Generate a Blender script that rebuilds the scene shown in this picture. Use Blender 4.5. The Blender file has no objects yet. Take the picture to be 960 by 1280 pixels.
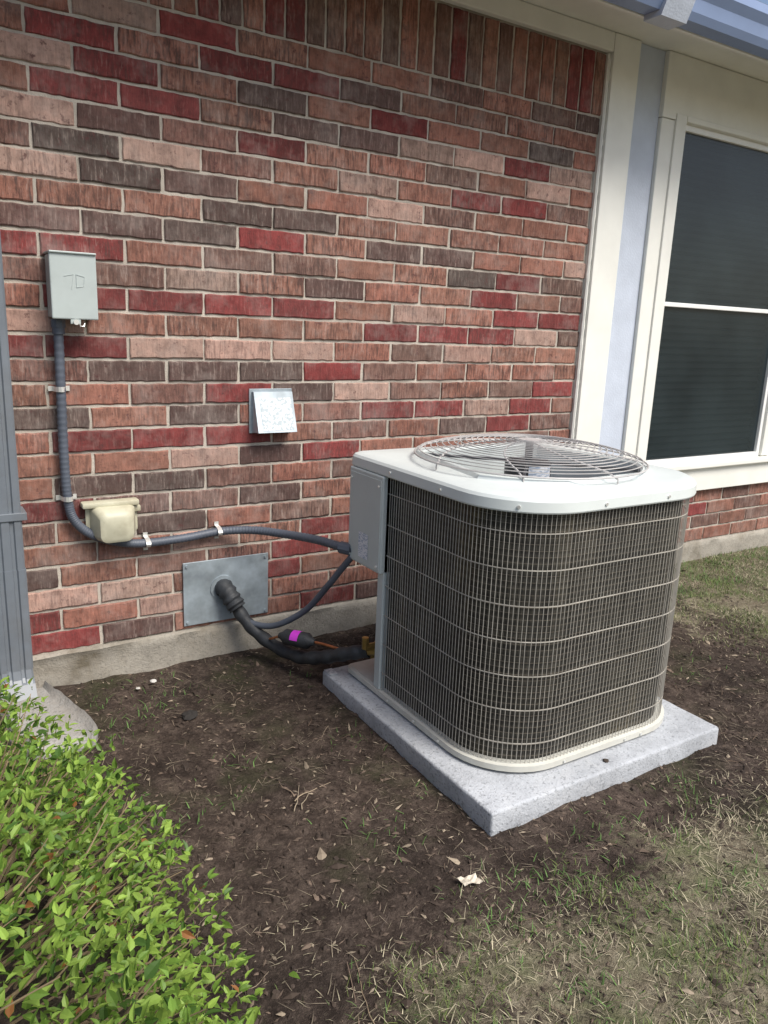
import bpy, math, random, bmesh
import numpy as np
from mathutils import Vector, Matrix, noise
random.seed(7); rng=np.random.default_rng(7)
S=bpy.context.scene
COL=S.collection

# ------------------------------------------------------------------ helpers
def empty(name, loc=(0,0,0)):
    o=bpy.data.objects.new(name,None); o.location=loc; COL.objects.link(o); return o

class MB:
    def __init__(s): s.v=[]; s.f=[]; s.c=[]; s.m=[]
    def add(s,vs,fs,col=None,mi=0):
        b=len(s.v); s.v.extend([tuple(p) for p in vs])
        for f in fs:
            s.f.append(tuple(b+i for i in f)); s.c.append(col); s.m.append(mi)
    def box(s,x0,x1,y0,y1,z0,z1,bev=0.0,col=None,mi=0):
        if bev<=0:
            vs=[(x,y,z) for x in(x0,x1) for y in(y0,y1) for z in(z0,z1)]
            fs=[(0,1,3,2),(4,6,7,5),(0,4,5,1),(2,3,7,6),(0,2,6,4),(1,5,7,3)]
            s.add(vs,fs,col,mi); return
        cx,cy,cz=(x0+x1)/2,(y0+y1)/2,(z0+z1)/2
        bm=bmesh.new(); bmesh.ops.create_cube(bm,size=1)
        for v in bm.verts: v.co=Vector((cx+v.co.x*(x1-x0),cy+v.co.y*(y1-y0),cz+v.co.z*(z1-z0)))
        bmesh.ops.bevel(bm,geom=bm.edges[:],offset=bev,segments=2,profile=0.5,affect='EDGES')
        bm.verts.index_update()
        s.add([v.co[:] for v in bm.verts],[[v.index for v in f.verts] for f in bm.faces],col,mi)
        bm.free()
    def tube(s,pts,r,n=6,closed=False,col=None,mi=0,caps=True):
        P=[Vector(p) for p in pts]; N=len(P)
        rr=r if hasattr(r,'__len__') else [r]*N
        T=[]
        for i in range(N):
            a=P[(i-1)%N] if (closed or i>0) else P[i]
            b=P[(i+1)%N] if (closed or i<N-1) else P[i]
            T.append((b-a).normalized())
        u=T[0].orthogonal().normalized()
        if abs(T[0].z)<0.9:
            u=(Vector((0,0,1))-T[0]*T[0].z).normalized()
        vs=[];
        for i in range(N):
            u=(u-T[i]*u.dot(T[i]))
            if u.length<1e-6: u=T[i].orthogonal()
            u.normalize(); w=T[i].cross(u)
            for k in range(n):
                a=2*math.pi*(k+.5)/n
                vs.append(P[i]+(u*math.cos(a)+w*math.sin(a))*rr[i])
        fs=[]
        M=N if closed else N-1
        for i in range(M):
            j=(i+1)%N
            for k in range(n):
                fs.append((i*n+k,i*n+(k+1)%n,j*n+(k+1)%n,j*n+k))
        if caps and not closed:
            fs.append(tuple(range(n-1,-1,-1))); fs.append(tuple((N-1)*n+k for k in range(n)))
        s.add(vs,fs,col,mi)
    def cyl(s,p0,p1,r,n=20,r2=None,col=None,mi=0):
        s.tube([p0,p1],[r,r if r2 is None else r2],n,col=col,mi=mi)
    def extrude_x(s,prof,x0,x1,closed=True,mi=0,col=None):
        n=len(prof)
        vs=[(x0,y,z) for y,z in prof]+[(x1,y,z) for y,z in prof]
        fs=[(i,(i+1)%n,n+(i+1)%n,n+i) for i in range(n if closed else n-1)]
        if closed: fs+= [tuple(range(n-1,-1,-1)),tuple(range(n,2*n))]
        s.add(vs,fs,col,mi)
    def obj(s,name,mats,parent=None,smooth=False,angle=40):
        me=bpy.data.meshes.new(name)
        me.from_pydata(s.v,[],s.f)
        if not isinstance(mats,(list,tuple)): mats=[mats]
        for m in mats: me.materials.append(m)
        me.polygons.foreach_set('material_index',s.m)
        if any(c is not None for c in s.c):
            ca=me.color_attributes.new('Col','FLOAT_COLOR','CORNER')
            arr=[]
            for f,c in zip(s.f,s.c):
                c=c if c is not None else (1,1,1,1)
                arr.extend(list(c)*len(f))
            ca.data.foreach_set('color',arr)
        me.update()
        if smooth:
            me.polygons.foreach_set('use_smooth',[True]*len(me.polygons))
            try: me.set_sharp_from_angle(angle=math.radians(angle))
            except Exception: pass
        o=bpy.data.objects.new(name,me); COL.objects.link(o)
        if parent: o.parent=parent
        return o

class NT:
    def __init__(s,name):
        s.m=bpy.data.materials.new(name); s.m.use_nodes=True
        s.t=s.m.node_tree; s.b=s.t.nodes['Principled BSDF']
        s.out=s.t.nodes['Material Output']; s.cc={}
    def n(s,ty,**kw):
        x=s.t.nodes.new(ty)
        for k,v in kw.items(): setattr(x,k,v)
        return x
    def l(s,a,b): s.t.links.new(a,b)
    def coord(s,scale=(1,1,1)):
        if scale in s.cc: return s.cc[scale]
        tc=s.n('ShaderNodeTexCoord'); mp=s.n('ShaderNodeMapping'); mp.inputs['Scale'].default_value=scale
        s.l(tc.outputs['Object'],mp.inputs['Vector']); s.cc[scale]=mp.outputs['Vector']; return mp.outputs['Vector']
    def noise(s,scale,detail=3,rough=.55,sc=(1,1,1)):
        x=s.n('ShaderNodeTexNoise'); x.inputs['Scale'].default_value=scale
        x.inputs['Detail'].default_value=min(detail,4); x.inputs['Roughness'].default_value=rough
        s.l(s.coord(sc),x.inputs['Vector']); return x.outputs['Fac']
    def ramp(s,fac,stops):
        r=s.n('ShaderNodeValToRGB'); e=r.color_ramp.elements
        e[0].position=stops[0][0]; e[0].color=(*stops[0][1],1)
        e[1].position=stops[-1][0]; e[1].color=(*stops[-1][1],1)
        for p,c in stops[1:-1]:
            k=e.new(p); k.color=(*c,1)
        s.l(fac,r.inputs['Fac']); return r.outputs['Color']
    def mix(s,fac,a,b,mode='MIX'):
        x=s.n('ShaderNodeMix'); x.data_type='RGBA'; x.blend_type=mode
        for sock,val in ((x.inputs[0],fac),(x.inputs[6],a),(x.inputs[7],b)):
            if isinstance(val,bpy.types.NodeSocket): s.l(val,sock)
            elif isinstance(val,(int,float)): sock.default_value=val
            else: sock.default_value=(*val,1) if len(val)==3 else val
        return x.outputs[2]
    def math(s,op,a,b=0.0,clamp=False):
        x=s.n('ShaderNodeMath'); x.operation=op; x.use_clamp=clamp
        for i,val in enumerate((a,b)):
            if isinstance(val,bpy.types.NodeSocket): s.l(val,x.inputs[i])
            else: x.inputs[i].default_value=val
        return x.outputs[0]
    def bump(s,h,strength=.4,dist=.002,prev=None):
        x=s.n('ShaderNodeBump'); x.inputs['Strength'].default_value=strength; x.inputs['Distance'].default_value=dist
        s.l(h,x.inputs['Height'])
        if prev is not None: s.l(prev,x.inputs['Normal'])
        return x.outputs['Normal']

def simple(name,c,rough=.6,var=.15,vs=12,metal=0,bump=0,bs=200,bd=.001,dirt=0,dirtc=(.12,.09,.06),spec=.5):
    t=NT(name)
    n=t.noise(vs,3)
    lo=tuple(x*(1-var) for x in c); hi=tuple(min(1,x*(1+var)) for x in c)
    col=t.ramp(n,[(.3,lo),(.7,hi)])
    if dirt>0:
        d=t.ramp(t.noise(vs*.6+3,4,.7),[(.45,(0,0,0)),(.8,(dirt,)*3)])
        col=t.mix(d,col,dirtc)
    t.l(col,t.b.inputs['Base Color'])
    t.b.inputs['Roughness'].default_value=rough; t.b.inputs['Metallic'].default_value=metal
    t.b.inputs['Specular IOR Level'].default_value=spec
    if bump>0: t.l(t.bump(t.noise(bs,2),bump,bd),t.b.inputs['Normal'])
    return t.m

# ------------------------------------------------------------------ materials
def brick_mat():
    t=NT('brick')
    a=t.n('ShaderNodeVertexColor'); a.layer_name='Col'
    base=a.outputs['Color']; al=a.outputs['Alpha']
    blot=t.ramp(t.noise(17,4,.7),[(.28,(.56,.54,.54)),(.5,(.97,.97,.97)),(.72,(1.32,1.26,1.24))])
    c=t.mix(1.0,base,blot,'MULTIPLY')
    scr=t.noise(1,3,.7,(105,105,16))
    dark=t.ramp(scr,[(.48,(0,0,0)),(.61,(1,1,1))])
    c=t.mix(t.math('MULTIPLY',dark,al),c,(.078,.048,.042))
    pale=t.ramp(scr,[(.34,(1,1,1)),(.44,(0,0,0))])
    c=t.mix(t.math('MULTIPLY',pale,t.math('MULTIPLY',al,.40)),c,(.46,.37,.32))  # paler streaks of the same scratch pattern
    sp=t.ramp(t.noise(30,4,.78),[(.57,(0,0,0)),(.67,(.8,.8,.8))])
    c=t.mix(sp,c,(.095,.042,.040))
    ef_haze=t.ramp(t.noise(6,4,.75),[(.48,(0,0,0)),(.76,(.32,.32,.32))])
    c=t.mix(ef_haze,c,(.48,.41,.37))  # efflorescence patches, also lightening the bricks as painted-in haze
    t.l(c,t.b.inputs['Base Color']); t.b.inputs['Roughness'].default_value=.9
    t.b.inputs['Specular IOR Level'].default_value=.25
    b=t.bump(scr,.7,.004); b=t.bump(t.noise(150,2,.7),.5,.002,b)
    t.l(b,t.b.inputs['Normal']); return t.m
M_brick=brick_mat()
M_mortar=simple('mortar',(.47,.425,.365),.95,.22,9,bump=.7,bs=220,bd=.003,spec=.2,dirt=.4,dirtc=(.30,.24,.20))
def conc(name,c,pit=.5,stain=(.14,.11,.08),sf=.6):
    t=NT(name)
    col=t.ramp(t.noise(7,4,.7),[(.3,tuple(x*.72 for x in c)),(.7,tuple(x*1.12 for x in c))])
    st=t.ramp(t.noise(3.5,4,.75),[(.5,(0,0,0)),(.72,(sf,)*3)])
    col=t.mix(st,col,stain)
    pits=t.ramp(t.noise(110,3,.6),[(.56,(0,0,0)),(.65,(pit,)*3)])
    col=t.mix(pits,col,tuple(x*.45 for x in c))
    t.l(col,t.b.inputs['Base Color']); t.b.inputs['Roughness'].default_value=.92
    t.b.inputs['Specular IOR Level'].default_value=.25
    b=t.bump(t.noise(24,4,.7),.5,.008); b=t.bump(t.noise(150,2),.6,.003,b)
    t.l(b,t.b.inputs['Normal']); return t.m
M_found=conc('foundation_concrete',(.38,.35,.30),.5,(.12,.10,.07),.9)
M_pad=conc('pad_concrete',(.48,.50,.53),.7,(.33,.32,.30),.45)
M_splash=conc('splash_concrete',(.36,.35,.33),.6)
M_trim=simple('cream_paint',(.79,.785,.73),.55,.04,6,bump=.15,bs=60,dirt=.10,dirtc=(.42,.38,.32))
M_panel=simple('white_paint_blue_shade',(.52,.57,.66),.7,.06,10,bump=.6,bs=120,bd=.002,dirt=.08,dirtc=(.38,.4,.44))  # white paint, with bluish shade put into its base colour
M_vinyl=simple('white_vinyl',(.82,.82,.80),.35,.03)
M_gutter=simple('gutter_paint',(.25,.33,.52),.4,.06,5)
M_dspout=simple('downspout_paint',(.16,.18,.205),.4,.12,6,dirt=.4,dirtc=(.11,.095,.08))
M_roof=simple('shingle',(.10,.09,.085),.95,.4,40,bump=.8,bs=80,bd=.004)
M_slat=simple('blind_slats',(.17,.19,.20),.6,.05)
M_dark=simple('dark_interior',(.012,.013,.014),.8,.1)
def screen_mat():
    t=NT('solar_screen')
    c=t.ramp(t.noise(2.2,3,.6),[(.35,(.009,.016,.020)),(.65,(.019,.030,.035))])
    t.l(c,t.b.inputs['Base Color']); t.b.inputs['Roughness'].default_value=.20
    t.l(t.bump(t.noise(3,2),.15,.01),t.b.inputs['Normal'])
    tr=t.n('ShaderNodeBsdfTransparent'); mx=t.n('ShaderNodeMixShader')
    mx.inputs[0].default_value=.11
    t.l(t.b.outputs[0],mx.inputs[1]); t.l(tr.outputs[0],mx.inputs[2]); t.l(mx.outputs[0],t.out.inputs[0])
    return t.m
M_screen=screen_mat()
M_cab=simple('cabinet_paint',(.53,.58,.57),.42,.04,5,dirt=.10,dirtc=(.3,.28,.23))
M_lid=simple('lid_paint',(.65,.695,.68),.38,.04,5,dirt=.12,dirtc=(.42,.41,.37))
M_rim=simple('base_pan_paint',(.57,.565,.51),.5,.08,8,dirt=.4,dirtc=(.27,.23,.17))
M_wire=simple('coated_wire',(.40,.375,.33),.45,.2,15)
M_guard=simple('guard_wire',(.47,.45,.44),.4,.15,10)
M_black=simple('black_rubber',(.026,.029,.033),.6,.3,30,bump=.5,bs=150,bd=.002)
M_fan=simple('fan_blade',(.14,.15,.17),.45,.1,5,metal=.4)
M_motor=simple('motor_shell',(.05,.05,.055),.5,.1)
M_cond=simple('grey_conduit',(.085,.098,.125),.5,.12,12)
M_boxp=simple('disconnect_paint',(.42,.47,.46),.45,.06,8,dirt=.15,dirtc=(.22,.22,.2))
M_galv=simple('galvanised',(.38,.44,.48),.42,.32,11,metal=.40,dirt=.5,dirtc=(.18,.19,.19))
M_strap=simple('zinc_strap',(.75,.75,.72),.3,.1,metal=.5)
M_cream=simple('aged_plastic',(.50,.48,.36),.5,.1,14,dirt=.5,dirtc=(.26,.21,.12))
M_copper=simple('copper',(.55,.24,.12),.35,.25,30,metal=.9)
M_brass=simple('brass',(.45,.33,.12),.35,.2,30,metal=.9)
M_magenta=simple('magenta_label',(.62,.05,.62),.5,.03)
M_paper=simple('paper',(.58,.52,.42),.8,.15,60)
def label_mat(name,bg,ink,sx=180,sz=260,thr=.52):
    t=NT(name)
    n=t.noise(1,1,.5,(sx,sx,sz))
    col=t.ramp(n,[(thr-.02,bg),(thr+.03,ink)])
    t.l(col,t.b.inputs['Base Color']); t.b.inputs['Roughness'].default_value=.5; return t.m
M_label=label_mat('printed_label',(.72,.74,.78),(.32,.40,.52),60,330,.53)
M_label2=label_mat('worn_sticker',(.62,.65,.67),(.40,.46,.49),95,95,.54)
def coil_mat():
    t=NT('coil_fins')
    big=t.ramp(t.noise(1,4,.6,(5,5,1.2)),[(.3,(.032,.031,.028)),(.55,(.062,.057,.045)),(.75,(.14,.11,.05))])
    fin=t.n('ShaderNodeTexWave'); fin.wave_type='BANDS'; fin.bands_direction='Z'
    fin.inputs['Scale'].default_value=14; fin.inputs['Distortion'].default_value=.5
    t.l(t.coord(),fin.inputs['Vector'])
    f2=t.ramp(fin.outputs['Fac'],[(.2,(.75,.75,.75)),(.8,(1.2,1.2,1.2))])
    c=t.mix(1.0,big,f2,'MULTIPLY')
    v=t.ramp(t.noise(1,2,.6,(260,260,3)),[(.4,(.5,.5,.5)),(.62,(1.5,1.5,1.5))])
    c=t.mix(1.0,c,v,'MULTIPLY')
    t.l(c,t.b.inputs['Base Color']); t.b.inputs['Roughness'].default_value=.6
    t.b.inputs['Metallic'].default_value=.2
    return t.m
M_coil=coil_mat()
def vcol(name,rough=.7,transl=0.0,nv=0):
    t=NT(name)
    a=t.n('ShaderNodeVertexColor'); a.layer_name='Col'
    c=a.outputs['Color']
    if nv: c=t.mix(1.0,c,t.ramp(t.noise(nv,2),[(.3,(.7,.7,.7)),(.7,(1.25,1.25,1.25))]),'MULTIPLY')
    t.l(c,t.b.inputs['Base Color']); t.b.inputs['Roughness'].default_value=rough
    t.b.inputs['Specular IOR Level'].default_value=.3
    if transl>0:
        tr=t.n('ShaderNodeBsdfTranslucent'); t.l(c,tr.inputs['Color'])
        mx=t.n('ShaderNodeMixShader'); mx.inputs[0].default_value=transl
        t.l(t.b.outputs[0],mx.inputs[1]); t.l(tr.outputs[0],mx.inputs[2]); t.l(mx.outputs[0],t.out.inputs[0])
    return t.m
M_leaf=vcol('leaves',.45,.35)
M_grass=vcol('grass_blades',.75,0)
M_debris=vcol('debris',.9,0,0)

# ------------------------------------------------------------------ camera
F=961.0
right=Vector((.8493,-.5265,.0393)); up=Vector((.0920,.2208,.9710)); fwd=Vector((.5199,.8211,-.2359))
fwd.normalize(); right=(right-fwd*right.dot(fwd)).normalized(); up=right.cross(fwd)
CP=Vector((0,-2.65,1.256))
cd=bpy.data.cameras.new('camera'); cam=bpy.data.objects.new('camera',cd); COL.objects.link(cam)
m=Matrix((right,up,-fwd)).transposed().to_4x4(); m.translation=CP; cam.matrix_world=m
cd.sensor_fit='VERTICAL'; cd.sensor_height=32; cd.lens=32*F/1280; cd.clip_start=.02; cd.clip_end=900
S.camera=cam

# ------------------------------------------------------------------ world / sun
SUN_EL=math.radians(52); az=math.radians(160)
w=bpy.data.worlds.new('World'); S.world=w; w.use_nodes=True
nt=w.node_tree; bg=nt.nodes['Background']; sky=nt.nodes.new('ShaderNodeTexSky'); sky.sky_type='NISHITA'
sky.sun_disc=False; sky.sun_elevation=SUN_EL; sky.sun_rotation=az; sky.dust_density=3.0; sky.air_density=1.0; sky.ozone_density=1.0
nt.links.new(sky.outputs[0],bg.inputs['Color']); bg.inputs['Strength'].default_value=.15
ld=bpy.data.lights.new('sun','SUN'); ld.energy=4.2; ld.angle=math.radians(30); ld.color=(1,.965,.90)
sun=bpy.data.objects.new('sun',ld); COL.objects.link(sun)
sd=Vector((math.sin(az)*math.cos(SUN_EL),math.cos(az)*math.cos(SUN_EL),math.sin(SUN_EL)))
sun.rotation_euler=sd.to_track_quat('Z','Y').to_euler(); sun.location=sd*20
S.view_settings.view_transform='Standard'; S.view_settings.look='None'; S.view_settings.exposure=0

# ------------------------------------------------------------------ house
house=empty('brick_house')
CH=.0762; BL=.257; Z0=.122; XE=2.725
rows='''R 0,1 1,0 2,4 4,5 8,5 9,1 9,2 9,3 9,8 10,6 11,3 12,5 13,0 13,1 14,6 14,7 15,1 15,2 15,3 15,4 15,8 15,9 16,8 17,0 17,1 17,8 26,3 24,2 25,1 25,3 25,4 23,2 18,4 23,8 21,7 21,8
D 5,2 6,4 7,1 7,2 8,4 10,1 10,3 11,4 12,2 12,3 16,5 17,7 21,1 20,3 19,3 18,2 18,3 23,4 23,5 25,5 18,6 18,7 19,4 26,10 24,9 22,2
L 2,1 2,2 11,5 13,2 13,3 13,4 13,7 16,3 21,2 22,1 20,1 24,1 20,6 23,6'''
SPECIAL={}
for ln in rows.split('\n'):
    p=ln.split(); 
    for q in p[1:]:
        a,b=q.split(','); SPECIAL[(int(a),int(b))]=p[0]
def bcol(kind):
    j=random.uniform(.80,1.18)
    if kind=='R': c=(.190,.046,.044); a=random.uniform(.15,.6)
    elif kind=='D': c=(.118,.080,.070); a=random.uniform(.5,.9)
    elif kind=='L': c=(.37,.245,.200); a=random.uniform(.1,.6)
    elif kind=='B': c=(.185,.104,.084); a=random.uniform(.4,.9)
    else: c=(.265,.125,.092); a=random.uniform(.2,.85)
    g=random.uniform(-.02,.02)
    return (c[0]*j+g,c[1]*j,c[2]*j,a)
def rk():
    r=random.random()
    return 'N' if r<.58 else 'B' if r<.83 else 'R' if r<.88 else 'D' if r<.94 else 'L'
bricks=MB()
def brick(x0,x1,z0,z1,kind):
    jy=random.uniform(-.0030,.0018); jt=random.uniform(-.0016,.0016)
    per=[]; nx=max(2,int((x1-x0)/.02)); nz=max(2,int((z1-z0)/.02))
    for i in range(nx): per.append((x0+(x1-x0)*i/nx,z0))
    for i in range(nz): per.append((x1,z0+(z1-z0)*i/nz))
    for i in range(nx): per.append((x1-(x1-x0)*i/nx,z1))
    for i in range(nz): per.append((x0,z1-(z1-z0)*i/nz))
    n=len(per); vs=[]
    J=[(random.uniform(-.0017,.0017),random.uniform(-.0017,.0017)) for _ in per]
    for (x,z),(jx,jz) in zip(per,J): vs.append((x+jx,.02,z+jz+jt*(x-x0)/.25))
    for (x,z),(jx,jz) in zip(per,J): vs.append((x+jx,.003+jy,z+jz+jt*(x-x0)/.25))
    cx,cz=(x0+x1)/2,(z0+z1)/2
    for (x,z),(jx,jz) in zip(per,J):
        k=random.uniform(.002,.005)
        vs.append((x+jx+k*(1 if x<cx else -1)*(1 if abs(x-cx)>(x1-x0)/2-.001 else 0),jy,z+jz+jt*(x-x0)/.25+k*(1 if z<cz else -1)*(1 if abs(z-cz)>(z1-z0)/2-.001 else 0)))
    fs=[]
    for L in (0,1):
        for i in range(n):
            j=(i+1)%n; fs.append((L*n+i,L*n+j,(L+1)*n+j,(L+1)*n+i))
    fs.append(tuple(2*n+i for i in range(n)))
    bricks.add(vs,fs,bcol(kind))
g=.0048
def course(r,xa,xb):
    off=.01 if r%2==0 else .14
    k=int((xa-off)//BL)-1
    while True:
        a=off+k*BL; b=a+BL
        if a>xb: break
        a2=max(a,xa); b2=min(b,xb)
        if b2-a2>.03:
            kind=SPECIAL.get((r,k)) or rk()
            q=random.uniform(-.002,.002)
            brick(a2+g+q,b2-g+q,Z0+r*CH+g,Z0+(r+1)*CH-g,kind)
        k+=1
for r in range(27): course(r,-2.6,XE)
for r in range(4): course(r,XE+.005,6.6)
x=-2.6
while x<XE-.05:
    b=min(x+CH,XE); brick(x+g,b-g,Z0+27*CH+g,2.43-.004,random.choice('NNNNNBBBRRD')); x+=CH
bricks.obj('brick_courses',M_brick,house)
mo=MB(); mo.box(-2.6,XE,.0055,.09,Z0,2.5); mo.box(XE,6.6,.0055,.09,Z0,.43)
mo.obj('mortar_bed',M_mortar,house)
fo=MB(); 
nx=240; 
vs=[];fs=[]
for i in range(nx+1):
    x=-2.6+9.2*i/nx
    for j,z in enumerate((-.25,.0,.05,.09,.115,.1215)):
        y=-.012+.014*noise.noise((x*6,z*20,1))+(.010 if j==5 else 0)
        vs.append((x,y,z+(.004*noise.noise((x*9,3,2)) if j==4 else 0)))
    vs.append((x,.05,.1215))
for i in range(nx):
    for j in range(6): a=i*7+j; fs.append((a,a+7,a+8,a+1))
fo.add(vs,fs); fo.box(-2.6,6.6,.03,6,-.25,.12)
fo.obj('foundation',M_found,house,True,60)
bd=MB(); bd.box(-2.6,6.6,.1,6,.12,2.5); bd.obj('house_core',M_dark,house)
tr=MB()
tr.box(-2.6,2.728,-.030,.0,2.432,2.507,.003)
tr.box(3.078,6.6,-.034,.05,2.235,2.507,.003)
tr.box(2.730,2.893,-.032,.06,.10,2.507,.004)
tr.box(2.716,2.7295,-.014,.02,.13,2.43,.002)
tr.box(3.080,3.243,-.030,.06,.595,2.233,.004)
tr.box(3.17,3.2425,-.040,-.028,.595,2.262,.003)
tr.box(3.2435,5.375,-.041,-.030,2.236,2.262,.003)
tr.box(4.268,4.352,-.030,.06,.597,2.233,.004)
tr.box(5.375,5.54,-.030,.06,.597,2.233,.004)
tr.box(3.03,6.6,-.036,.06,.432,.560,.003)
tr.box(3.0,6.6,-.062,.06,.562,.592,.006)
tr.obj('trim_boards',M_trim,house)
cauk=MB(); pts=[]
for i in range(90):
    z=.14+i*.0255; pts.append((2.722+.003*noise.noise((z*30,1,1)),-.012,z))
cauk.tube(pts,[.009+.004*noise.noise((i*.9,4,4)) for i in range(90)],6); cauk.obj('caulk_bead',M_trim,house,True)
pn=MB(); pn.box(2.893,3.078,-.010,.06,.10,2.507); pn.box(5.54,6.6,-.010,.06,.594,2.234); pn.obj('painted_panel',M_panel,house)
so=MB(); so.box(-2.8,6.8,-.40,.02,2.509,2.53); so.obj('soffit',M_trim,house)
fa=MB(); fa.box(-2.8,6.8,-.42,-.402,2.40,2.565,.002); fa.obj('fascia',M_trim,house)
gu=MB(); gu.extrude_x([(-.422,2.405),(-.49,2.405),(-.505,2.43),(-.515,2.47),(-.535,2.50),(-.535,2.53),(-.528,2.53),(-.528,2.503),(-.508,2.472),(-.498,2.432),(-.487,2.412),(-.43,2.412),(-.43,2.54),(-.422,2.54)],-2.8,6.8)
gu.obj('gutter',M_gutter,house)
gs=MB(); gs.extrude_x([(-.42,2.385),(-.50,2.385),(-.52,2.43),(-.545,2.49),(-.545,2.54),(-.42,2.54)],2.46,2.60); gs.obj('gutter_joint',M_panel,house)
rf=MB(); rf.add([(-2.9,-.47,2.57),(6.9,-.47,2.57),(6.9,4,4.3),(-2.9,4,4.3),(-2.9,-.47,2.555),(6.9,-.47,2.555),(6.9,4,4.28),(-2.9,4,4.28)],[(0,1,2,3),(7,6,5,4),(0,4,5,1),(1,5,6,2),(2,6,7,3),(3,7,4,0)]); rf.obj('roof',M_roof,house)
fr=MB(); sc=MB(); sl=MB(); dk=MB()
for xa,xb in ((3.243,4.268),(4.352,5.375)):
    z0,z1=.592,2.235; t=.028
    fr.box(xa,xa+t,-.014,.05,z0,z1,.003); fr.box(xb-t,xb,-.014,.05,z0,z1,.003)
    fr.box(xa+t,xb-t,-.0135,.05,z0,z0+t,.003); fr.box(xa+t,xb-t,-.0135,.05,z1-t,z1,.003)
    fr.box(xa+t,xb-t,-.012,.03,1.403,1.425,.003)
    for (a,b) in ((z0+t,1.403),(1.425,z1-t)):
        sc.add([(xa+t,.004,a),(xb-t,.004,a),(xb-t,.004,b),(xa+t,.004,b)],[(0,1,2,3)])
    z=z0+.04
    while z<z1-.03:
        sl.add([(xa+.03,.030,z),(xb-.03,.030,z),(xb-.03,.048,z+.022),(xa+.03,.048,z+.022)],[(0,1,2,3)]); z+=.036
    dk.box(xa,xb,.07,.099,z0,z1)
fr.obj('window_frames',M_vinyl,house); sc.obj('window_screens',M_screen,house); sl.obj('window_blinds',M_slat,house); dk.obj('window_backing',M_dark,house)
ds=MB()
x0,x1,ya,yb=.187,.285,-.092,-.016
prof=[(x0,yb),(x0,ya+.006),(x0+.006,ya),(x0+.022,ya),(x0+.026,ya+.006),(x0+.034,ya+.006),(x0+.038,ya),(x1-.038,ya),(x1-.034,ya+.006),(x1-.026,ya+.006),(x1-.022,ya),(x1-.006,ya),(x1,ya+.006),(x1,ya+.025),(x1-.005,ya+.03),(x1-.005,ya+.04),(x1,ya+.045),(x1,yb)]
def loft(mb,rings):
    n=len(rings[0]); vs=[p for r in rings for p in r]; fs=[]
    for i in range(len(rings)-1):
        for k in range(n): fs.append((i*n+k,i*n+(k+1)%n,(i+1)*n+(k+1)%n,(i+1)*n+k))
    fs.append(tuple(range(n-1,-1,-1))); fs.append(tuple((len(rings)-1)*n+k for k in range(n)))
    mb.add(vs,fs)
def ring(z,sc=1,dy=0,tilt=0):
    cx,cy=(x0+x1)/2,(ya+yb)/2
    return [(cx+(x-cx)*sc,cy+(y-cy)*sc+dy,z+(y-cy)*tilt) for x,y in prof]
loft(ds,[ring(2.41),ring(.40)]); loft(ds,[ring(.46,1.05),ring(.12,1.05),])
loft(ds,[ring(.125,1.0),ring(.11,1.02,-.01,.5),ring(.075,1.03,-.05,.9),ring(.035,1.04,-.10,1.1)])
for z in (.62,1.75): ds.box(.17,.30,-.096,-.001,z,z+.025,.002)
ds.obj('downspout',M_dspout,house)

# ------------------------------------------------------------------ ground
def n3(x,y,z=0): return noise.noise((x,y,z))
def gmask(x,y):
    f1=-(y+1.48)+.16*n3(x*2.2,y*2.2,3)+.16*n3(x*7,y*7,5)
    f1=min(f1,(x-.62)*.9+.12*n3(x*3,y*3,9))
    f2=(x-2.78)*.6+.22*n3(x*2.5,y*2.5,7)+.16*n3(x*8,y*8,17)
    if x>2.9: f2=max(f2,(y+.42)*.9+.1*n3(x*6,y*6,2))
    f=max(f1,f2)
    return max(0,min(1,f/.36+.20))
def gh(x,y):
    h=.012*n3(x*2.1,y*2.1)+.008*n3(x*8,y*8,4)+.005*n3(x*26,y*26,8)
    if -3<y<.2 and -1<x<6: h+= .012*gmask(x,y)
    if 1.10<x<2.2 and -1.44<y<-.34: h=min(h,.015)
    return h
fx=list(np.arange(-1.0,4.6,.02)); fy=list(np.arange(-3.2,.06,.02))
ext=[.05,.12,.25,.5,1,2,4,8,16,32,64,128,256]
xs=[fx[0]-e for e in ext[::-1]]+fx+[fx[-1]+e for e in ext]
ys=[fy[0]-e for e in ext[::-1]]+fy+[fy[-1]+e for e in ext]
gv=[];gm=[]
for y in ys:
    for x in xs:
        fine=(-1<=x<=4.6 and -3.2<=y<=.1)
        gv.append((x,y,gh(x,y) if fine else (.008 if y<0 else -.0))); gm.append(gmask(x,y) if abs(x)<50 and abs(y)<50 else 1)
nx=len(xs); gf=[(j*nx+i,j*nx+i+1,(j+1)*nx+i+1,(j+1)*nx+i) for j in range(len(ys)-1) for i in range(nx-1)]
me=bpy.data.meshes.new('ground'); me.from_pydata(gv,[],gf)
at=me.attributes.new('grassmask','FLOAT','POINT'); at.data.foreach_set('value',gm)
me.polygons.foreach_set('use_smooth',[True]*len(me.polygons))
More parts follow.
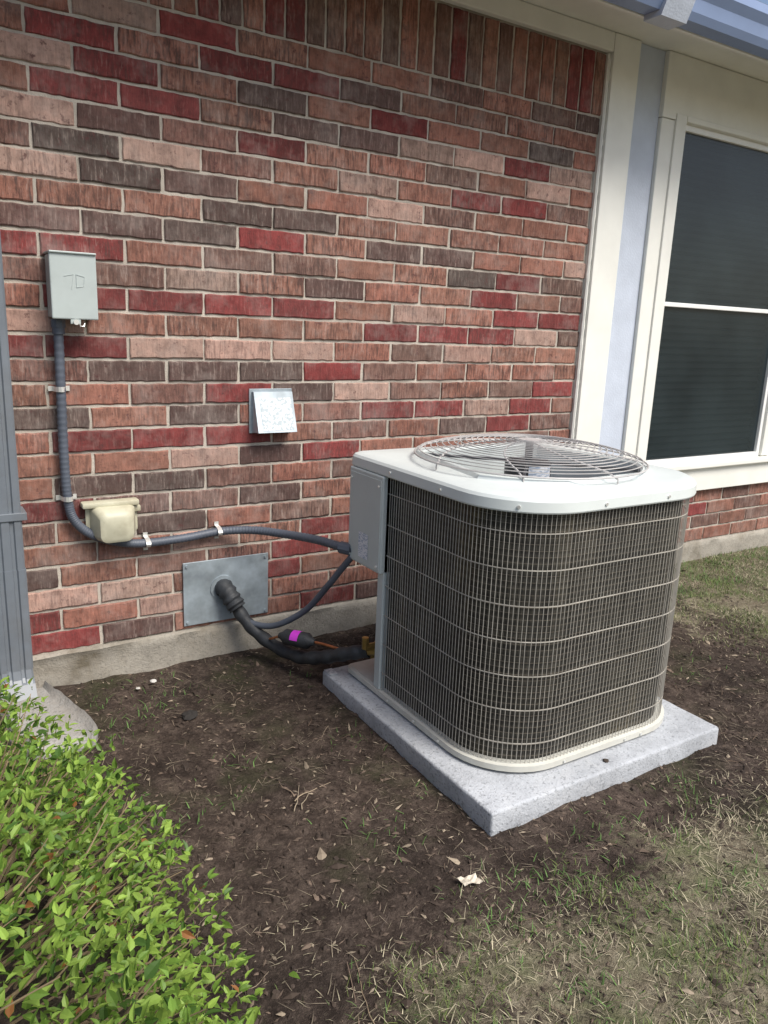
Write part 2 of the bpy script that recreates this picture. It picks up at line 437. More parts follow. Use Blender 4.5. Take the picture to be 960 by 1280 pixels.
def ground_mat():
    t=NT('soil_and_turf')
    soil=t.ramp(t.noise(14,4,.85),[(.30,(.022,.016,.013)),(.5,(.056,.042,.035)),(.72,(.130,.100,.082))])
    patch=t.ramp(t.noise(2.4,3,.6),[(.35,(.70,.70,.70)),(.65,(1.3,1.28,1.25))])
    soil=t.mix(1.0,soil,patch,'MULTIPLY')
    moss=t.ramp(t.noise(3,4,.6),[(.53,(0,0,0)),(.70,(.45,.45,.45))])
    soil=t.mix(moss,soil,(.050,.062,.024))
    chips=t.ramp(t.noise(95,3,.6),[(.60,(0,0,0)),(.70,(.5,.5,.5))])
    soil=t.mix(chips,soil,(.18,.14,.11))
    turf=t.ramp(t.noise(45,4,.8),[(.3,(.09,.075,.05)),(.5,(.21,.18,.125)),(.7,(.34,.30,.215))])
    gr=t.ramp(t.noise(6,4,.6),[(.45,(0,0,0)),(.62,(.5,.5,.5))])
    turf=t.mix(gr,turf,(.12,.155,.06))
    a=t.n('ShaderNodeAttribute'); a.attribute_name='grassmask'
    f=t.math('ADD',a.outputs['Fac'],t.math('MULTIPLY',t.math('SUBTRACT',t.noise(30,4,.7),.5),1.8))
    f=t.math('ADD',f,t.math('MULTIPLY',t.math('SUBTRACT',t.noise(5,3,.6),.58),1.6))
    fr_=t.ramp(f,[(.30,(0,0,0)),(.85,(.85,.85,.85))])
    t.l(t.mix(fr_,soil,turf),t.b.inputs['Base Color'])
    t.b.inputs['Roughness'].default_value=.97; t.b.inputs['Specular IOR Level'].default_value=.15
    b=t.bump(t.noise(70,4,.85),1,.012)
    t.l(b,t.b.inputs['Normal']); return t.m
me.materials.append(ground_mat())
go=bpy.data.objects.new('ground',me); COL.objects.link(go)

PADX0,PADX1,PADY0,PADY1=1.18,2.11,-1.36,-.42
def inpad(x,y,e=.0): return PADX0-e<x<PADX1+e and PADY0-e<y<PADY1+e

de=MB()
for _ in range(17000):
    x=random.uniform(.1,3.6); y=random.uniform(-2.5,-.02)
    if inpad(x,y,.0): continue
    if gmask(x,y)>random.random()*1.8: continue
    L=random.uniform(.003,.013)*(2.1 if random.random()<.06 else 1); W=L*random.uniform(.15,.55); a=random.uniform(0,math.pi); z=gh(x,y)+.001
    c,s=math.cos(a),math.sin(a); tz=random.uniform(-.4,.4)*L
    k=random.random(); b=random.uniform(.6,1.3)
    col=(.050*b,.036*b,.028*b,1) if k<.68 else (.13*b,.095*b,.072*b,1) if k<.92 else (.26*b,.21*b,.155*b,1)
    h=W*.5
    vs=[(x-c*L-s*W*.3,y-s*L+c*W*.3,z-tz),(x+s*W,y-c*W,z+h*.3),(x+c*L,y+s*L,z+tz),(x-s*W,y+c*W,z+h*.3),(x,y,z+h+.001)]
    de.add(vs,[(0,1,4),(1,2,4),(2,3,4),(3,0,4)],col)
for _ in range(1000):
    x=random.uniform(.3,3.2); y=random.uniform(-2.2,-.05)
    if inpad(x,y,.02) or gmask(x,y)>.5: continue
    r=random.uniform(.004,.016)*random.uniform(.4,1); z=gh(x,y)
    n=7; b=random.uniform(.5,1.2); col=(.060*b,.044*b,.035*b,1)
    vs=[(x+r*math.cos(2*math.pi*i/n)*random.uniform(.8,1.3),y+r*math.sin(2*math.pi*i/n)*random.uniform(.8,1.3),z-.002) for i in range(n)]
    vs+=[(x+.6*r*math.cos(2*math.pi*i/n)*random.uniform(.7,1.3),y+.6*r*math.sin(2*math.pi*i/n),z+r*random.uniform(.4,.7)) for i in range(n)]
    fs=[(i,(i+1)%n,n+(i+1)%n,n+i) for i in range(n)]+[tuple(range(n,2*n))]
    de.add(vs,fs,col)
de.obj('mulch',M_debris)

gb=MB()
def blade(x,y,z,L,W,a,lean,col):
    c,s=math.cos(a),math.sin(a)
    h=L*math.cos(lean); d=L*math.sin(lean)
    px_,py_=-s*W*.5,c*W*.5
    m1=(x+c*d*.45,y+s*d*.45,z+h*.6)
    t1=(x+c*d,y+s*d,z+h*.9+.001)
    gb.add([(x-px_,y-py_,z),(x+px_,y+py_,z),(m1[0]+px_*.8,m1[1]+py_*.8,m1[2]),(m1[0]-px_*.8,m1[1]-py_*.8,m1[2]),t1],[(0,1,2,3),(3,2,4)],col)
for _ in range(180000):
    x=random.uniform(.5,4.4); y=random.uniform(-2.75,-.02)
    if inpad(x,y,.0): continue
    m_=gmask(x,y)
    if m_*(.58+1.3*n3(x*4.5,y*4.5,20))<random.random(): continue
    green=.36+1.2*n3(x*2.7,y*2.7,11)+.5*n3(x*9,y*9,12)
    if x>3.0 and y>-.5: green+=.35
    b=random.uniform(.7,1.3); k=random.random(); z=gh(x,y)-.001
    if k<green:
        q=random.uniform(0,1); col=((.090+.06*q)*b,(.150+.03*q)*b,.050*b,1); L=random.uniform(.010,.034); lean=random.uniform(.2,1.3)
    else:
        col=(.40*b,.355*b,.245*b,1) if random.random()<.7 else (.23*b,.195*b,.14*b,1); L=random.uniform(.010,.040); lean=random.uniform(.9,1.5)
    blade(x,y,z,L,random.uniform(.0010,.0024),random.uniform(0,6.283),lean,col)
for _ in range(8000):
    x=random.uniform(.2,3.6); y=random.uniform(-2.4,-.03)
    if inpad(x,y,.0): continue
    if n3(x*3,y*3,30)+(.25 if y<-1.2 else 0)+(.3 if x>2.1 else 0)<random.uniform(-.5,.6): continue
    b=random.uniform(.5,1.1)
    blade(x,y,gh(x,y)+.002,random.uniform(.010,.055),.0012,random.uniform(0,6.283),1.5,(.30*b,.25*b,.18*b,1))
tufts=[(.55,-.12),(.62,-.2),(.48,-.22),(.70,-.10),(.66,-.3),(.58,-.32),(.75,-.22),(.50,-.42),(1.15,-1.52),(1.40,-1.50),(1.0,-1.62),(1.75,-1.52),(2.45,-1.0),(.62,-.9),(.95,-1.25)]+[(random.uniform(3.0,4.4),random.uniform(-.40,-.03)) for _ in range(90)]+[(random.uniform(.85,1.9),random.uniform(-1.9,-1.42)) for _ in range(26)]+[(random.uniform(.45,3),random.uniform(-1.3,-.1)) for _ in range(10)]
for (tx,ty) in tufts:
    for _ in range(random.randint(6,26)):
        x=tx+random.gauss(0,.04); y=min(-.02,ty+random.gauss(0,.04))
        if inpad(x,y): continue
        b=random.uniform(.6,1.3)
        blade(x,y,gh(x,y),random.uniform(.010,.036),random.uniform(.0018,.0035),random.uniform(0,6.283),random.uniform(.3,1.35),(.09*b,.165*b,.045*b,1))
gb.obj('grass',M_grass)

# ------------------------------------------------------------------ hedge
lf=MB(); st=MB()
HC=Vector((-.36,-1.50,.0)); HA=(.765,1.10,.55)
def hf(p):
    d=p-HC; q=[abs(d[i]/HA[i]) for i in range(3)]
    return (q[0]**2.6+q[1]**2.6+q[2]**2.2)**(1/2.4)+.15*n3(p.x*4.5+3,p.y*4.5,p.z*4.5)+.10*n3(p.x*13,p.y*13,p.z*13+4)
n_l=0
def leaf(p,L,dirv,nrm,col):
    d=dirv.normalized(); s_=d.cross(nrm).normalized(); n_=s_.cross(d)
    W=L*random.uniform(.21,.30)
    a=p; e=p+d*L-n_*L*.12
    k=n_*W*.4
    vs=[a,p+d*L*.25+s_*W*.85+k,p+d*L*.55+s_*W*.8+k*.8,e,p+d*L*.55-s_*W*.8+k*.8,p+d*L*.25-s_*W*.85+k,p+d*L*.25,p+d*L*.6-n_*L*.03]
    lf.add(vs,[(0,6,1),(6,7,2,1),(7,3,2),(0,5,6),(5,4,7,6),(4,3,7)],col)
while n_l<24000:
    p=Vector((random.uniform(-.75,.52),random.uniform(-2.45,-.36),random.uniform(.02,.66)))
    f=hf(p)
    if f>1.0 or f<.68: continue
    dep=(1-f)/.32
    if random.random()<dep*.8: continue
    if p.z<.06 and random.random()<.6: continue
    out=Vector(((p.x-HC.x)/HA[0],(p.y-HC.y)/HA[1],(p.z)/HA[2]+.5)).normalized()
    dirv=(out*.6+Vector((random.gauss(0,.6),random.gauss(0,.6),random.gauss(0,.35))))
    nrm=(Vector((0,0,1))+Vector((random.gauss(0,.55),random.gauss(0,.55),random.gauss(0,.3)))).normalized()
    if abs(dirv.normalized().dot(nrm))>.95: continue
    b=random.uniform(.75,1.25)*(1-.42*dep)  # leaves deeper in the hedge get a darker colour, painted-in shade
    cl=.5+.9*n3(p.x*7,p.y*7,p.z*7+2)
    k=random.random()*.7+cl*.4
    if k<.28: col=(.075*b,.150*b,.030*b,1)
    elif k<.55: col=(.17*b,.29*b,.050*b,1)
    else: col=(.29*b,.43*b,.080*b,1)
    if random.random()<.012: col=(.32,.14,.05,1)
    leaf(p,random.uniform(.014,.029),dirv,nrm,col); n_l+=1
n_s=0
while n_s<700:
    p=Vector((random.uniform(-.7,.47),random.uniform(-2.4,-.40),random.uniform(.08,.64)))
    f=hf(p)
    if not(.88<f<1.04): continue
    q=HC+(p-HC)*random.uniform(.6,.8)+Vector((random.gauss(0,.03),random.gauss(0,.03),-.02)); q.z=max(q.z,.02)
    m_=(p+q)/2+Vector([random.gauss(0,.02) for _ in range(3)])
    b=random.uniform(.7,1.4)
    st.tube([q,m_,p],[.0026,.0018,.0009],4,col=(.20*b,.15*b,.09*b,1)); n_s+=1
shrub=empty('shrub')
lf.obj('leaves',M_leaf,shrub); st.obj('stems',M_debris,shrub)

# ------------------------------------------------------------------ concrete pad
def subd_box(name,x0,x1,y0,y1,z0,z1,bev,mat,amp=.0015,cuts=24,parent=None):
    bm=bmesh.new(); bmesh.ops.create_cube(bm,size=1)
    for v in bm.verts: v.co=Vector(((x0+x1)/2+v.co.x*(x1-x0),(y0+y1)/2+v.co.y*(y1-y0),(z0+z1)/2+v.co.z*(z1-z0)))
    bmesh.ops.bevel(bm,geom=bm.edges[:],offset=bev,segments=3,profile=.5,affect='EDGES')
    bmesh.ops.subdivide_edges(bm,edges=[e for e in bm.edges if e.calc_length()>.1],cuts=cuts,use_grid_fill=True)
    for v in bm.verts:
        v.co+=Vector((noise.noise(v.co*30),noise.noise(v.co*30+Vector((9,0,0))),noise.noise(v.co*30+Vector((0,9,0)))))*amp
    me=bpy.data.meshes.new(name); bm.to_mesh(me); bm.free(); me.materials.append(mat)
    me.polygons.foreach_set('use_smooth',[True]*len(me.polygons))
    o=bpy.data.objects.new(name,me); COL.objects.link(o)
    if parent: o.parent=parent
    return o
subd_box('concrete_pad',PADX0,PADX1,PADY0,PADY1,-.03,.060,.008,M_pad)

sp=MB(); vs=[];fs=[]; NI,NJ=18,15
for i in range(NI+1):
    tt=i/NI; y=-.09-.38*tt; hw=.082+.050*tt
    if tt>.7: hw-=.05*((tt-.7)/.3)**2
    for j in range(NJ):
        s_=-1+2*j/(NJ-1); x=.250+.065*tt+s_*hw+.006*n3(tt*6,s_*4,1)
        rim=1 if abs(s_)>.72 else 0
        z=.050-.012*tt+(.018 if rim else -.006*(1-s_*s_))-(.03 if abs(s_)>.99 else 0)-(.025 if i==NI else 0)+.006*n3(x*30,y*30,2)
        vs.append((x,y,z))
for i in range(NI):
    for j in range(NJ-1): a=i*NJ+j; fs.append((a,a+NJ,a+NJ+1,a+1))
b0=len(vs); per=[i*NJ for i in range(NI+1)]+[NI*NJ+j for j in range(1,NJ)]+[i*NJ+NJ-1 for i in range(NI-1,-1,-1)]+[j for j in range(NJ-2,0,-1)]
for k in per: vs.append((vs[k][0],vs[k][1],-.03))
for k in range(len(per)):
    k2=(k+1)%len(per); fs.append((per[k],per[k2],b0+k2,b0+k))
sp.add(vs,fs); sp.obj('splash_block',M_splash,None,True,50)

# ------------------------------------------------------------------ air conditioner
ac=empty('air_conditioner_unit')
AX0,AX1,AY0,AY1=1.25,2.065,-1.282,-.47
def rr(x0,y0,x1,y1,rf,rb,n=10):
    P=[]
    def arc(cx,cy,r,a0,a1):
        for i in range(n+1):
            a=math.radians(a0+(a1-a0)*i/n); P.append((cx+r*math.cos(a),cy+r*math.sin(a)))
    arc(x0+rf,y0+rf,rf,180,270); arc(x1-rf,y0+rf,rf,270,360); arc(x1-rb,y1-rb,rb,0,90); arc(x0+rb,y1-rb,rb,90,180)
    return P
RF=.215
bp=MB()
P0=rr(AX0-.004,AY0-.004,AX1+.004,AY1+.004,RF,.03)
P1=rr(AX0+.006,AY0+.006,AX1-.006,AY1-.006,RF-.01,.02)
P2=rr(AX0+.012,AY0+.012,AX1-.012,AY1-.012,RF-.012,.02)
def stack(mb,levels,caps=True):
    n=len(levels[0][0]); vs=[];fs=[]
    for path,z in levels: vs+=[(x,y,z) for x,y in path]
    for i in range(len(levels)-1):
        for k in range(n): fs.append((i*n+k,i*n+(k+1)%n,(i+1)*n+(k+1)%n,(i+1)*n+k))
    if caps: fs.append(tuple(range(n-1,-1,-1))); fs.append(tuple((len(levels)-1)*n+k for k in range(n)))
    mb.add(vs,fs)
stack(bp,[(P2,.062),(P1,.066),(P0,.069),(P0,.086),(P1,.089),(P1,.091)])
bp.obj('base_pan',M_rim,ac,True,50)
co=MB()
PC=rr(AX0+.022,AY0+.022,AX1-.022,AY1-.03,RF-.02,.03,14)
PC=PC[:-15]+[(1.42,AY1-.03),(1.42,-.662),(AX0+.022,-.664)]
stack(co,[(PC,.091),(PC,.806)],False)
co.obj('condenser_coil',M_coil,ac,True,40)
full=rr(AX0+.006,AY0+.006,AX1-.006,AY1-.006,RF-.006,.03,16)
path=[(AX0+.006,-.685)]+full[:]
path=path[:-17]+[(1.42,AY1-.006)]
def resample(path,step,z=None):
    out=[]
    L=[0]
    for a,b in zip(path,path[1:]): L.append(L[-1]+math.hypot(b[0]-a[0],b[1]-a[1]))
    n=int(L[-1]/step); i=0
    for k in range(n+1):
        s_=L[-1]*k/n
        while i<len(L)-2 and L[i+1]<s_: i+=1
        t=(s_-L[i])/max(1e-9,(L[i+1]-L[i]))
        out.append((path[i][0]*(1-t)+path[i+1][0]*t,path[i][1]*(1-t)+path[i+1][1]*t))
    return out
wr=MB()
for (x,y) in resample(path,.0132):
    jx=random.gauss(0,.0005)
    wr.tube([(x+jx,y,.089),(x-jx,y+jx,.45),(x,y,.810)],.00125,4,caps=False)
hp=resample(path,.012)
for k in range(7):
    z=.150+k*.100
    wr.tube([(x,y,z) for x,y in hp],.0017,4)
wr.obj('coil_guard_wires',M_wire,ac)
il=MB()
arcp=[(x+.009,y+.009) for x,y in full[2:19]]
for k in range(40):
    z=.105+k*.0175
    il.tube([(x,y,z) for x,y in arcp],.0008,4)
il.obj('inner_fine_grille',simple('dark_wire',(.13,.11,.085),.5,.2),ac)
po=MB()
po.box(AX0-.002,AX0+.026,-.690,-.655,.089,.806,.003)
po.box(1.385,1.40,-.655,AY1,.091,.80); po.box(1.262,1.385,-.661,-.650,.091,.49,.001)
po.obj('corner_post',M_cab,ac)
cb=MB(); cb.box(1.234,1.40,-.690,-.482,.488,.804,.005); cb.box(1.2325,1.236,-.682,-.490,.495,.79,.001)
cb.obj('control_box',M_cab,ac)
lb=MB(); lb.add([(1.2316,-.555,.515),(1.2316,-.615,.515),(1.2316,-.615,.60),(1.2316,-.555,.60)],[(0,1,2,3)]); lb.obj('rating_label',M_label,ac)
ld_=MB(); N=len(rr(0,0,1,1,.1,.1,10))
ccx,ccy=(AX0+AX1)/2-.008,(AY0+AY1)/2
O=[rr(AX0-.010,AY0-.010,AX1+.008,AY1+.012,RF+.012,.04),
   rr(AX0-.012,AY0-.012,AX1+.010,AY1+.014,RF+.014,.04),
   rr(AX0-.010,AY0-.010,AX1+.008,AY1+.012,RF+.012,.04),
   rr(AX0-.004,AY0-.004,AX1+.003,AY1+.006,RF+.006,.035),
   rr(AX0+.008,AY0+.008,AX1-.008,AY1-.006,RF-.004,.03)]
zs=[.806,.810,.836,.844,.8495]
vs=[];fs=[]
IN=rr(AX0+.004,AY0+.004,AX1-.004,AY1-.004,RF-.004,.03)
rings=[[(x,y,.808) for x,y in IN]]+[[(x,y,z) for x,y in o] for o,z in zip(O,zs)]
last=O[4]
def circ(r,z):
    out=[]
    for (x,y) in last:
        a=math.atan2(y-ccy,x-ccx); out.append((ccx+r*math.cos(a),ccy+r*math.sin(a),z))
    return out
mid=[(ccx+(x-ccx)*.94,ccy+(y-ccy)*.94,.853) for x,y in last]
rings+= [mid,circ(.362,.857),circ(.352,.868),circ(.342,.870),circ(.335,.863),circ(.330,.80),circ(.330,.70)]
for r_ in rings: vs+=r_
for i in range(len(rings)-1):
    for k in range(N): fs.append((i*N+k,i*N+(k+1)%N,(i+1)*N+(k+1)%N,(i+1)*N+k))
ld_.add(vs,fs); ld_.obj('top_cover',M_lid,ac,True,28)
gd=MB(); R=.357
def gz(r): return .880+.052*(1-(r/R)**2)**.8 if r<R else .872
def circle(r,z,n=72): return [(ccx+r*math.cos(2*math.pi*i/n),ccy+r*math.sin(2*math.pi*i/n),z) for i in range(n)]
r=.055
while r<R:
    gd.tube(circle(r,gz(r)),.0017,4,closed=True); r+=.0180
gd.tube(circle(R,.876),.0028,6,closed=True)
for i in range(8):
    a0=2*math.pi*i/8+.25; pts=[]
    for j in range(15):
        rr_=.03+(R-.03)*j/14; a=a0+.55*(rr_/R)**1.6
        pts.append((ccx+rr_*math.cos(a),ccy+rr_*math.sin(a),gz(rr_)-.0032))
    pts.append((pts[-1][0],pts[-1][1],.857))
    gd.tube(pts,.0028,5)
gd.tube([(ccx,ccy,.924),(ccx,ccy,.930)],.035,20)
gd.obj('fan_guard',M_guard,ac)
mt=MB(); mt.cyl((ccx,ccy,.862),(ccx,ccy,.75),.072,28); mt.cyl((ccx,ccy,.75),(ccx,ccy,.69),.05,24)
mt.cyl((ccx,ccy,.924),(ccx,ccy,.862),.012,10)
for i in range(4):
    a=math.pi/4+i*math.pi/2
    mt.tube([(ccx+.05*math.cos(a),ccy+.05*math.sin(a),.860),(ccx+.33*math.cos(a),ccy+.33*math.sin(a),.858)],.005,5)
mt.obj('fan_motor',M_motor,ac,True)
ml=MB()
vs=[];n=7
for i in range(n):
    a=math.radians(-130+ i*11)
    vs.append((ccx+.0735*math.cos(a),ccy+.0735*math.sin(a),.79)); vs.append((ccx+.0735*math.cos(a),ccy+.0735*math.sin(a),.855))
ml.add(vs,[(2*i,2*i+2,2*i+3,2*i+1) for i in range(n-1)]); ml.obj('motor_label',M_label,ac)
fb=MB()
for i in range(4):
    a0=2*math.pi*i/4+.4; vs=[];fs=[]
    for j in range(9):
        r_=.05+.265*j/8; w_=.35+.25*j/8
        for q in range(5):
            t=q/4-.5; a=a0+t*w_*1.6
            vs.append((ccx+r_*math.cos(a),ccy+r_*math.sin(a),.74+t*.075*(1+.3*j/8)+.01*(1-4*t*t)))
    for j in range(8):
        for q in range(4): b=j*5+q; fs.append((b,b+5,b+6,b+1))
    fb.add(vs,fs)
fb.obj('fan_blades',M_fan,ac,True,60)
cv=MB(); cv.tube([(ccx,ccy,.60),(ccx,ccy,.602)],.337,40); cv.obj('fan_well_floor',M_dark,ac)
sw=MB()
for (x,y,z) in ((1.2305,-.50,.77),(1.2305,-.67,.77),(1.2305,-.50,.51),(1.2305,-.67,.51)):
    sw.cyl((x+.003,y,z),(x-.002,y,z),.004,8)
for (x,y) in ((AX0-.012,-.98),(AX0-.012,-.72),(1.55,AY0-.012),(1.8,AY0-.012)):
    if x<1.3: sw.cyl((x+.003,y,.822),(x-.003,y,.822),.0045,8)
    else: sw.cyl((x,y+.003,.822),(x,y-.003,.822),.0045,8)
q=.7071; cx_,cy_=AX0-.012+RF+.014,AY0-.012+RF+.014; rc=RF+.014
sw.cyl((cx_-(rc-.003)*q,cy_-(rc-.003)*q,.822),(cx_-(rc+.003)*q,cy_-(rc+.003)*q,.822),.0048,8)
for x in (1.5,1.75,1.82):
    sw.cyl((x,AY0,.078),(x,AY0-.008,.078),.004,8)
for y in (-.75,-.9,-1.03):
    sw.cyl((AX0,y,.078),(AX0-.008,y,.078),.004,8)
sw.obj('screws',M_strap,ac)
va=MB()
va.cyl((1.39,-.60,.185),(1.30,-.60,.185),.014,14); va.cyl((1.325,-.60,.17),(1.325,-.60,.235),.012,12); va.cyl((1.325,-.60,.235),(1.325,-.60,.248),.015,6)
va.cyl((1.39,-.565,.150),(1.29,-.565,.150),.009,12); va.cyl((1.315,-.565,.14),(1.315,-.565,.20),.010,12)
va.cyl((1.30,-.60,.185),(1.262,-.575,.178),.018,8); va.cyl((1.245,-.60,.20),(1.245,-.60,.24),.012,6); va.cyl((1.245,-.60,.205),(1.30,-.60,.205),.011,10)
va.obj('service_valves',M_brass,ac)

# ------------------------------------------------------------------ refrigerant line set
def smooth(pts,n=10):
    P=[Vector(p) for p in pts]; P=[P[0]*2-P[1]]+P+[P[-1]*2-P[-2]]; out=[]
    for i in range(1,len(P)-2):
        for k in range(n):
            t=k/n; a,b,c,d=P[i-1:i+3]
            out.append(.5*((2*b)+(-a+c)*t+(2*a-5*b+4*c-d)*t*t+(-a+3*b-3*c+d)*t**3))
    out.append(P[-2]); return out
rl=empty('refrigerant_line')
li=MB(); pts=smooth([(.975,.03,.262),(.985,-.03,.245),(1.02,-.08,.165),(1.073,-.16,.098),(1.134,-.30,.075),(1.172,-.42,.110),(1.215,-.52,.155),(1.27,-.58,.180)],10)
li.tube(pts,[.024+.002*math.sin(i*1.1) for i in range(len(pts))],14)
li.obj('insulated_suction_line',M_black,rl,True,60)
cp=MB(); cp.tube(smooth([(1.075,-.20,.115),(1.10,-.28,.150),(1.17,-.40,.158),(1.22,-.50,.160),(1.30,-.565,.150)]),.0048,8); cp.obj('copper_liquid_line',M_copper,rl,True)
fd=MB(); d0=Vector((1.095,-.275,.150)); d1=Vector((1.155,-.375,.156)); dd=(d1-d0)
fd.tube([d0-dd*.15,d0,d0+dd*.1,d1-dd*.1,d1,d1+dd*.15],[.010,.018,.029,.029,.018,.010],18); fd.obj('filter_drier',M_black,rl,True,50)
mg=MB()
mg.tube([d0+dd*.38,d0+dd*.66],.0297,24,caps=False); mgo=mg.obj('drier_label',M_magenta,rl,True)
bm=bmesh.new(); bm.from_mesh(mgo.data)
fc=[f for f in bm.faces if (f.calc_center_median()-(d0+dd*.52)).normalized().dot(Vector((-.3,-.5,.8)).normalized())<.6]
bmesh.ops.delete(bm,geom=fc,context='FACES'); bm.to_mesh(mgo.data); bm.free()
ft=MB(); ft.tube(smooth([(.962,.01,.275),(.968,-.03,.27),(.985,-.055,.235),(1.0,-.075,.205)],5),[.034+.004*math.sin(i*2.1) for i in range(16)],12); ft.obj('tape_wrap',M_black,rl,True,60)

# ------------------------------------------------------------------ electrical conduit
ec=empty('electrical_conduit')
c1=MB()
main=smooth([(.434,-.035,1.225),(.431,-.032,1.0),(.429,-.03,.806),(.433,-.03,.66),(.452,-.03,.585),(.51,-.03,.530),(.60,-.03,.495),(.69,-.03,.484),(.82,-.03,.487),(.95,-.03,.497),(1.06,-.08,.502),(1.135,-.18,.505),(1.19,-.34,.518),(1.225,-.47,.520),(1.245,-.50,.518)],30)
c1.tube(main,[.0150+.0010*math.sin(i*2.1) for i in range(len(main))],12)
c1.obj('main_run',M_cond,ec,True,60)
c2=MB(); c2.tube(smooth([(1.24,-.50,.495),(1.222,-.45,.43),(1.205,-.40,.365),(1.172,-.29,.24),(1.10,-.18,.155),(1.03,-.10,.155),(.995,-.05,.20),(.985,.0,.245)],12),.0115,12); c2.obj('control_whip',M_cond,ec,True,60)
cs=MB()
def strap(x,z,vert):
    n=9; vs=[]
    for i in range(n):
        a=math.pi*i/(n-1); o=-math.cos(a)*.020; d=-.006-math.sin(a)*.046
        for s_ in (-.008,.008):
            vs.append((x+o,d,z+s_) if vert else (x+s_,d,z+o))
    cs.add(vs,[(2*i,2*i+2,2*i+3,2*i+1) for i in range(n-1)])
    for sg in (-1,1):
        if vert: cs.box(x+sg*.020-(.012 if sg<0 else 0),x+sg*.020+(.012 if sg>0 else 0),-.007,-.0035,z-.008,z+.008)
        else: cs.box(x-.008,x+.008,-.007,-.0035,z+sg*.020-(.012 if sg<0 else 0),z+sg*.020+(.012 if sg>0 else 0))
strap(.430,1.02,True); strap(.433,.665,True); strap(.685,.484,False); strap(.945,.497,False)
cs.obj('pipe_straps',M_strap,ec)
nutm=MB(); nutm.cyl((.434,-.035,1.235),(.434,-.035,1.21),.022,8); nutm.cyl((.434,-.035,1.21),(.434,-.035,1.19),.0185,16); nutm.cyl((1.218,-.46,.520),(1.24,-.497,.519),.021,10); nutm.obj('connectors',M_cond,ec)

dbx=empty('electrical_disconnect_box')
b=MB(); b.box(.412,.538,-.088,-.002,1.24,1.425,.003); b.box(.408,.542,-.100,-.088,1.236,1.43,.004); b.box(.408,.542,-.106,-.004,1.427,1.433,.002)
b.box(.46,.49,-.098,-.090,1.222,1.238,.002); b.obj('housing',M_boxp,dbx)
b=MB(); b.tube([(.447,-.1005,1.362),(.475,-.1005,1.368),(.468,-.1005,1.325)],.0012,4); b.tube([(.482,-.1005,1.368),(.482,-.1005,1.33),(.503,-.1005,1.335),(.506,-.1005,1.362),(.482,-.1005,1.368)],.0012,4); b.obj('embossed_mark',M_boxp,dbx)
b=MB(); b.cyl((.475,-.094,1.228),(.475,-.107,1.228),.008,10); b.tube([(.485,-.1,1.225),(.487,-.104,1.216),(.497,-.104,1.216),(.50,-.1,1.225)],.0015,5); b.obj('latch',M_strap,dbx)

pl=MB(); pl.box(.815,1.150,-.010,-.0045,.140,.385,.0015); 
plo=pl.obj('metal_wall_plate',M_galv)
b=MB()
for (x,z) in ((.828,.372),(1.137,.372),(.828,.153),(1.137,.153)): b.cyl((x,-.008,z),(x,-.015,z),.005,8)
b.cyl((.965,-.009,.272),(.965,-.014,.272),.048,20)
b.obj('plate_hardware',M_galv,plo)

ev=empty('exhaust_vent')
b=MB()
xa,xb,zt,zb=1.085,1.238,1.003,.855
b.box(xa-.010,xb+.006,-.006,-.002,zb-.004,zt+.010,.001)
b.add([(xa,-.004,zt),(xb,-.004,zt),(xb,-.022,zt),(xa,-.022,zt),(xa,-.004,zb),(xb,-.004,zb),(xb,-.070,zb+.004),(xa,-.070,zb+.004)],[(0,1,2,3),(3,2,6,7),(0,3,7,4),(1,5,6,2),(4,7,6,5)])
b.obj('hood',M_galv,ev)
b=MB(); 
def hoodpt(x,t): return (x,-.022-.048*t-.0012,zt+(zb+.004-zt)*t-.0004)
b.add([hoodpt(xa+.020,.16),hoodpt(xb-.010,.14),hoodpt(xb-.010,.93),hoodpt(xa+.020,.95)],[(0,3,2,1)]); b.obj('sticker',M_label2,ev)

b=MB()
def rrx(x0,x1,z0,z1,r,y,n=5):
    P=rr(x0,z0,x1,z1,r,r,n); return [(x,y,z) for x,z in P]
loft(b,[rrx(.490,.655,.530,.640,.012,-.002),rrx(.488,.658,.528,.642,.012,-.014),rrx(.500,.650,.532,.634,.014,-.018),rrx(.508,.640,.516,.628,.02,-.055),rrx(.520,.628,.514,.615,.025,-.085),rrx(.535,.612,.525,.600,.02,-.092)])
b.box(.474,.660,-.046,-.002,.626,.646,.006); b.box(.640,.668,-.03,-.002,.600,.622,.005)
b.obj('outlet_cover',M_cream,None,True,40)

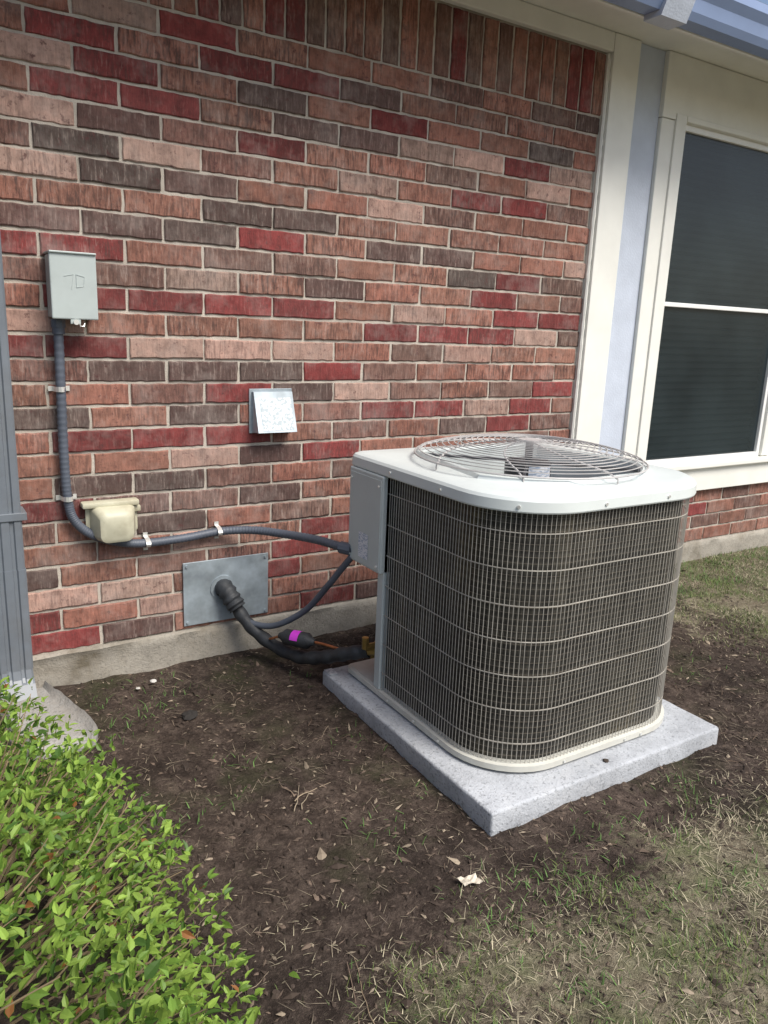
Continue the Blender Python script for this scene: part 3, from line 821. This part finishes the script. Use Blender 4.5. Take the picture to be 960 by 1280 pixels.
b=MB(); 
vs=[];
for i in range(6):
    for j in range(5):
        x=.995+.046*i/5; y=-1.49+.030*j/4-.01*i/5
        vs.append((x,y,gh(x,y)+.012+.010*abs(n3(i*.7,j*.9,4))+.002*((i+j)%2)))
b.add(vs,[(i*5+j,(i+1)*5+j,(i+1)*5+j+1,i*5+j+1) for i in range(5) for j in range(4)]); b.obj('paper_scrap',M_paper)
tw=MB()
def twig(p,L,a,col,r=.0015):
    pts=[];x,y=p
    for i in range(8):
        a+=random.gauss(0,.18); x+=math.cos(a)*L/8; y+=math.sin(a)*L/8; pts.append((x,y,gh(x,y)+.004+.004*math.sin(i)))
    tw.tube(pts,[r*(1-.08*i) for i in range(8)],5,col=col)
twig((.78,-1.02),.16,.6,(.34,.27,.19,1)); twig((.76,-1.05),.13,.2,(.32,.26,.19,1)); twig((.80,-1.0),.10,1.3,(.28,.21,.15,1)); twig((.79,-1.06),.09,.9,(.34,.28,.2,1))
twig((.50,-1.85),.35,.9,(.17,.12,.09,1),.0022); twig((.62,-1.75),.22,1.4,(.24,.18,.12,1))
for _ in range(150):
    x=random.uniform(.4,2.9);y=random.uniform(-2.0,-.1)
    if inpad(x,y,.05): continue
    twig((x,y),random.uniform(.03,.10),random.uniform(0,6.28),random.choice([(.15,.105,.075,1),(.28,.22,.16,1),(.09,.07,.06,1)]),.0010)
tw.obj('twigs',M_debris)
b=MB(); 
def rock(mb,x,y,z,r,col,n=8,fl=.6):
    vs=[]
    for L,(s_,h) in enumerate(((.7,0),(1,.35),(.75,.8),(.3,1))):
        for i in range(n):
            q=random.uniform(.82,1.15); vs.append((x+r*s_*q*math.cos(2*math.pi*i/n),y+r*s_*q*math.sin(2*math.pi*i/n),z+h*r*fl*random.uniform(.9,1.1)))
    fs=[(L*n+i,L*n+(i+1)%n,(L+1)*n+(i+1)%n,(L+1)*n+i) for L in range(3) for i in range(n)]+[tuple(3*n+i for i in range(n))]
    mb.add(vs,fs,col)
rock(b,1.63,-1.325,.06,.010,(.06,.045,.035,1)); rock(b,.70,-.42,.0,.03,(.03,.027,.025,1),10,.5); rock(b,.66,-.14,.01,.012,(.55,.53,.5,1)); rock(b,.60,-.17,.01,.008,(.5,.48,.44,1))
b.obj('stones',M_debris)
b=MB(); b.box(1.184,1.215,-.475,-.425,.0612,.0625); b.obj('pad_sticker',M_label2)
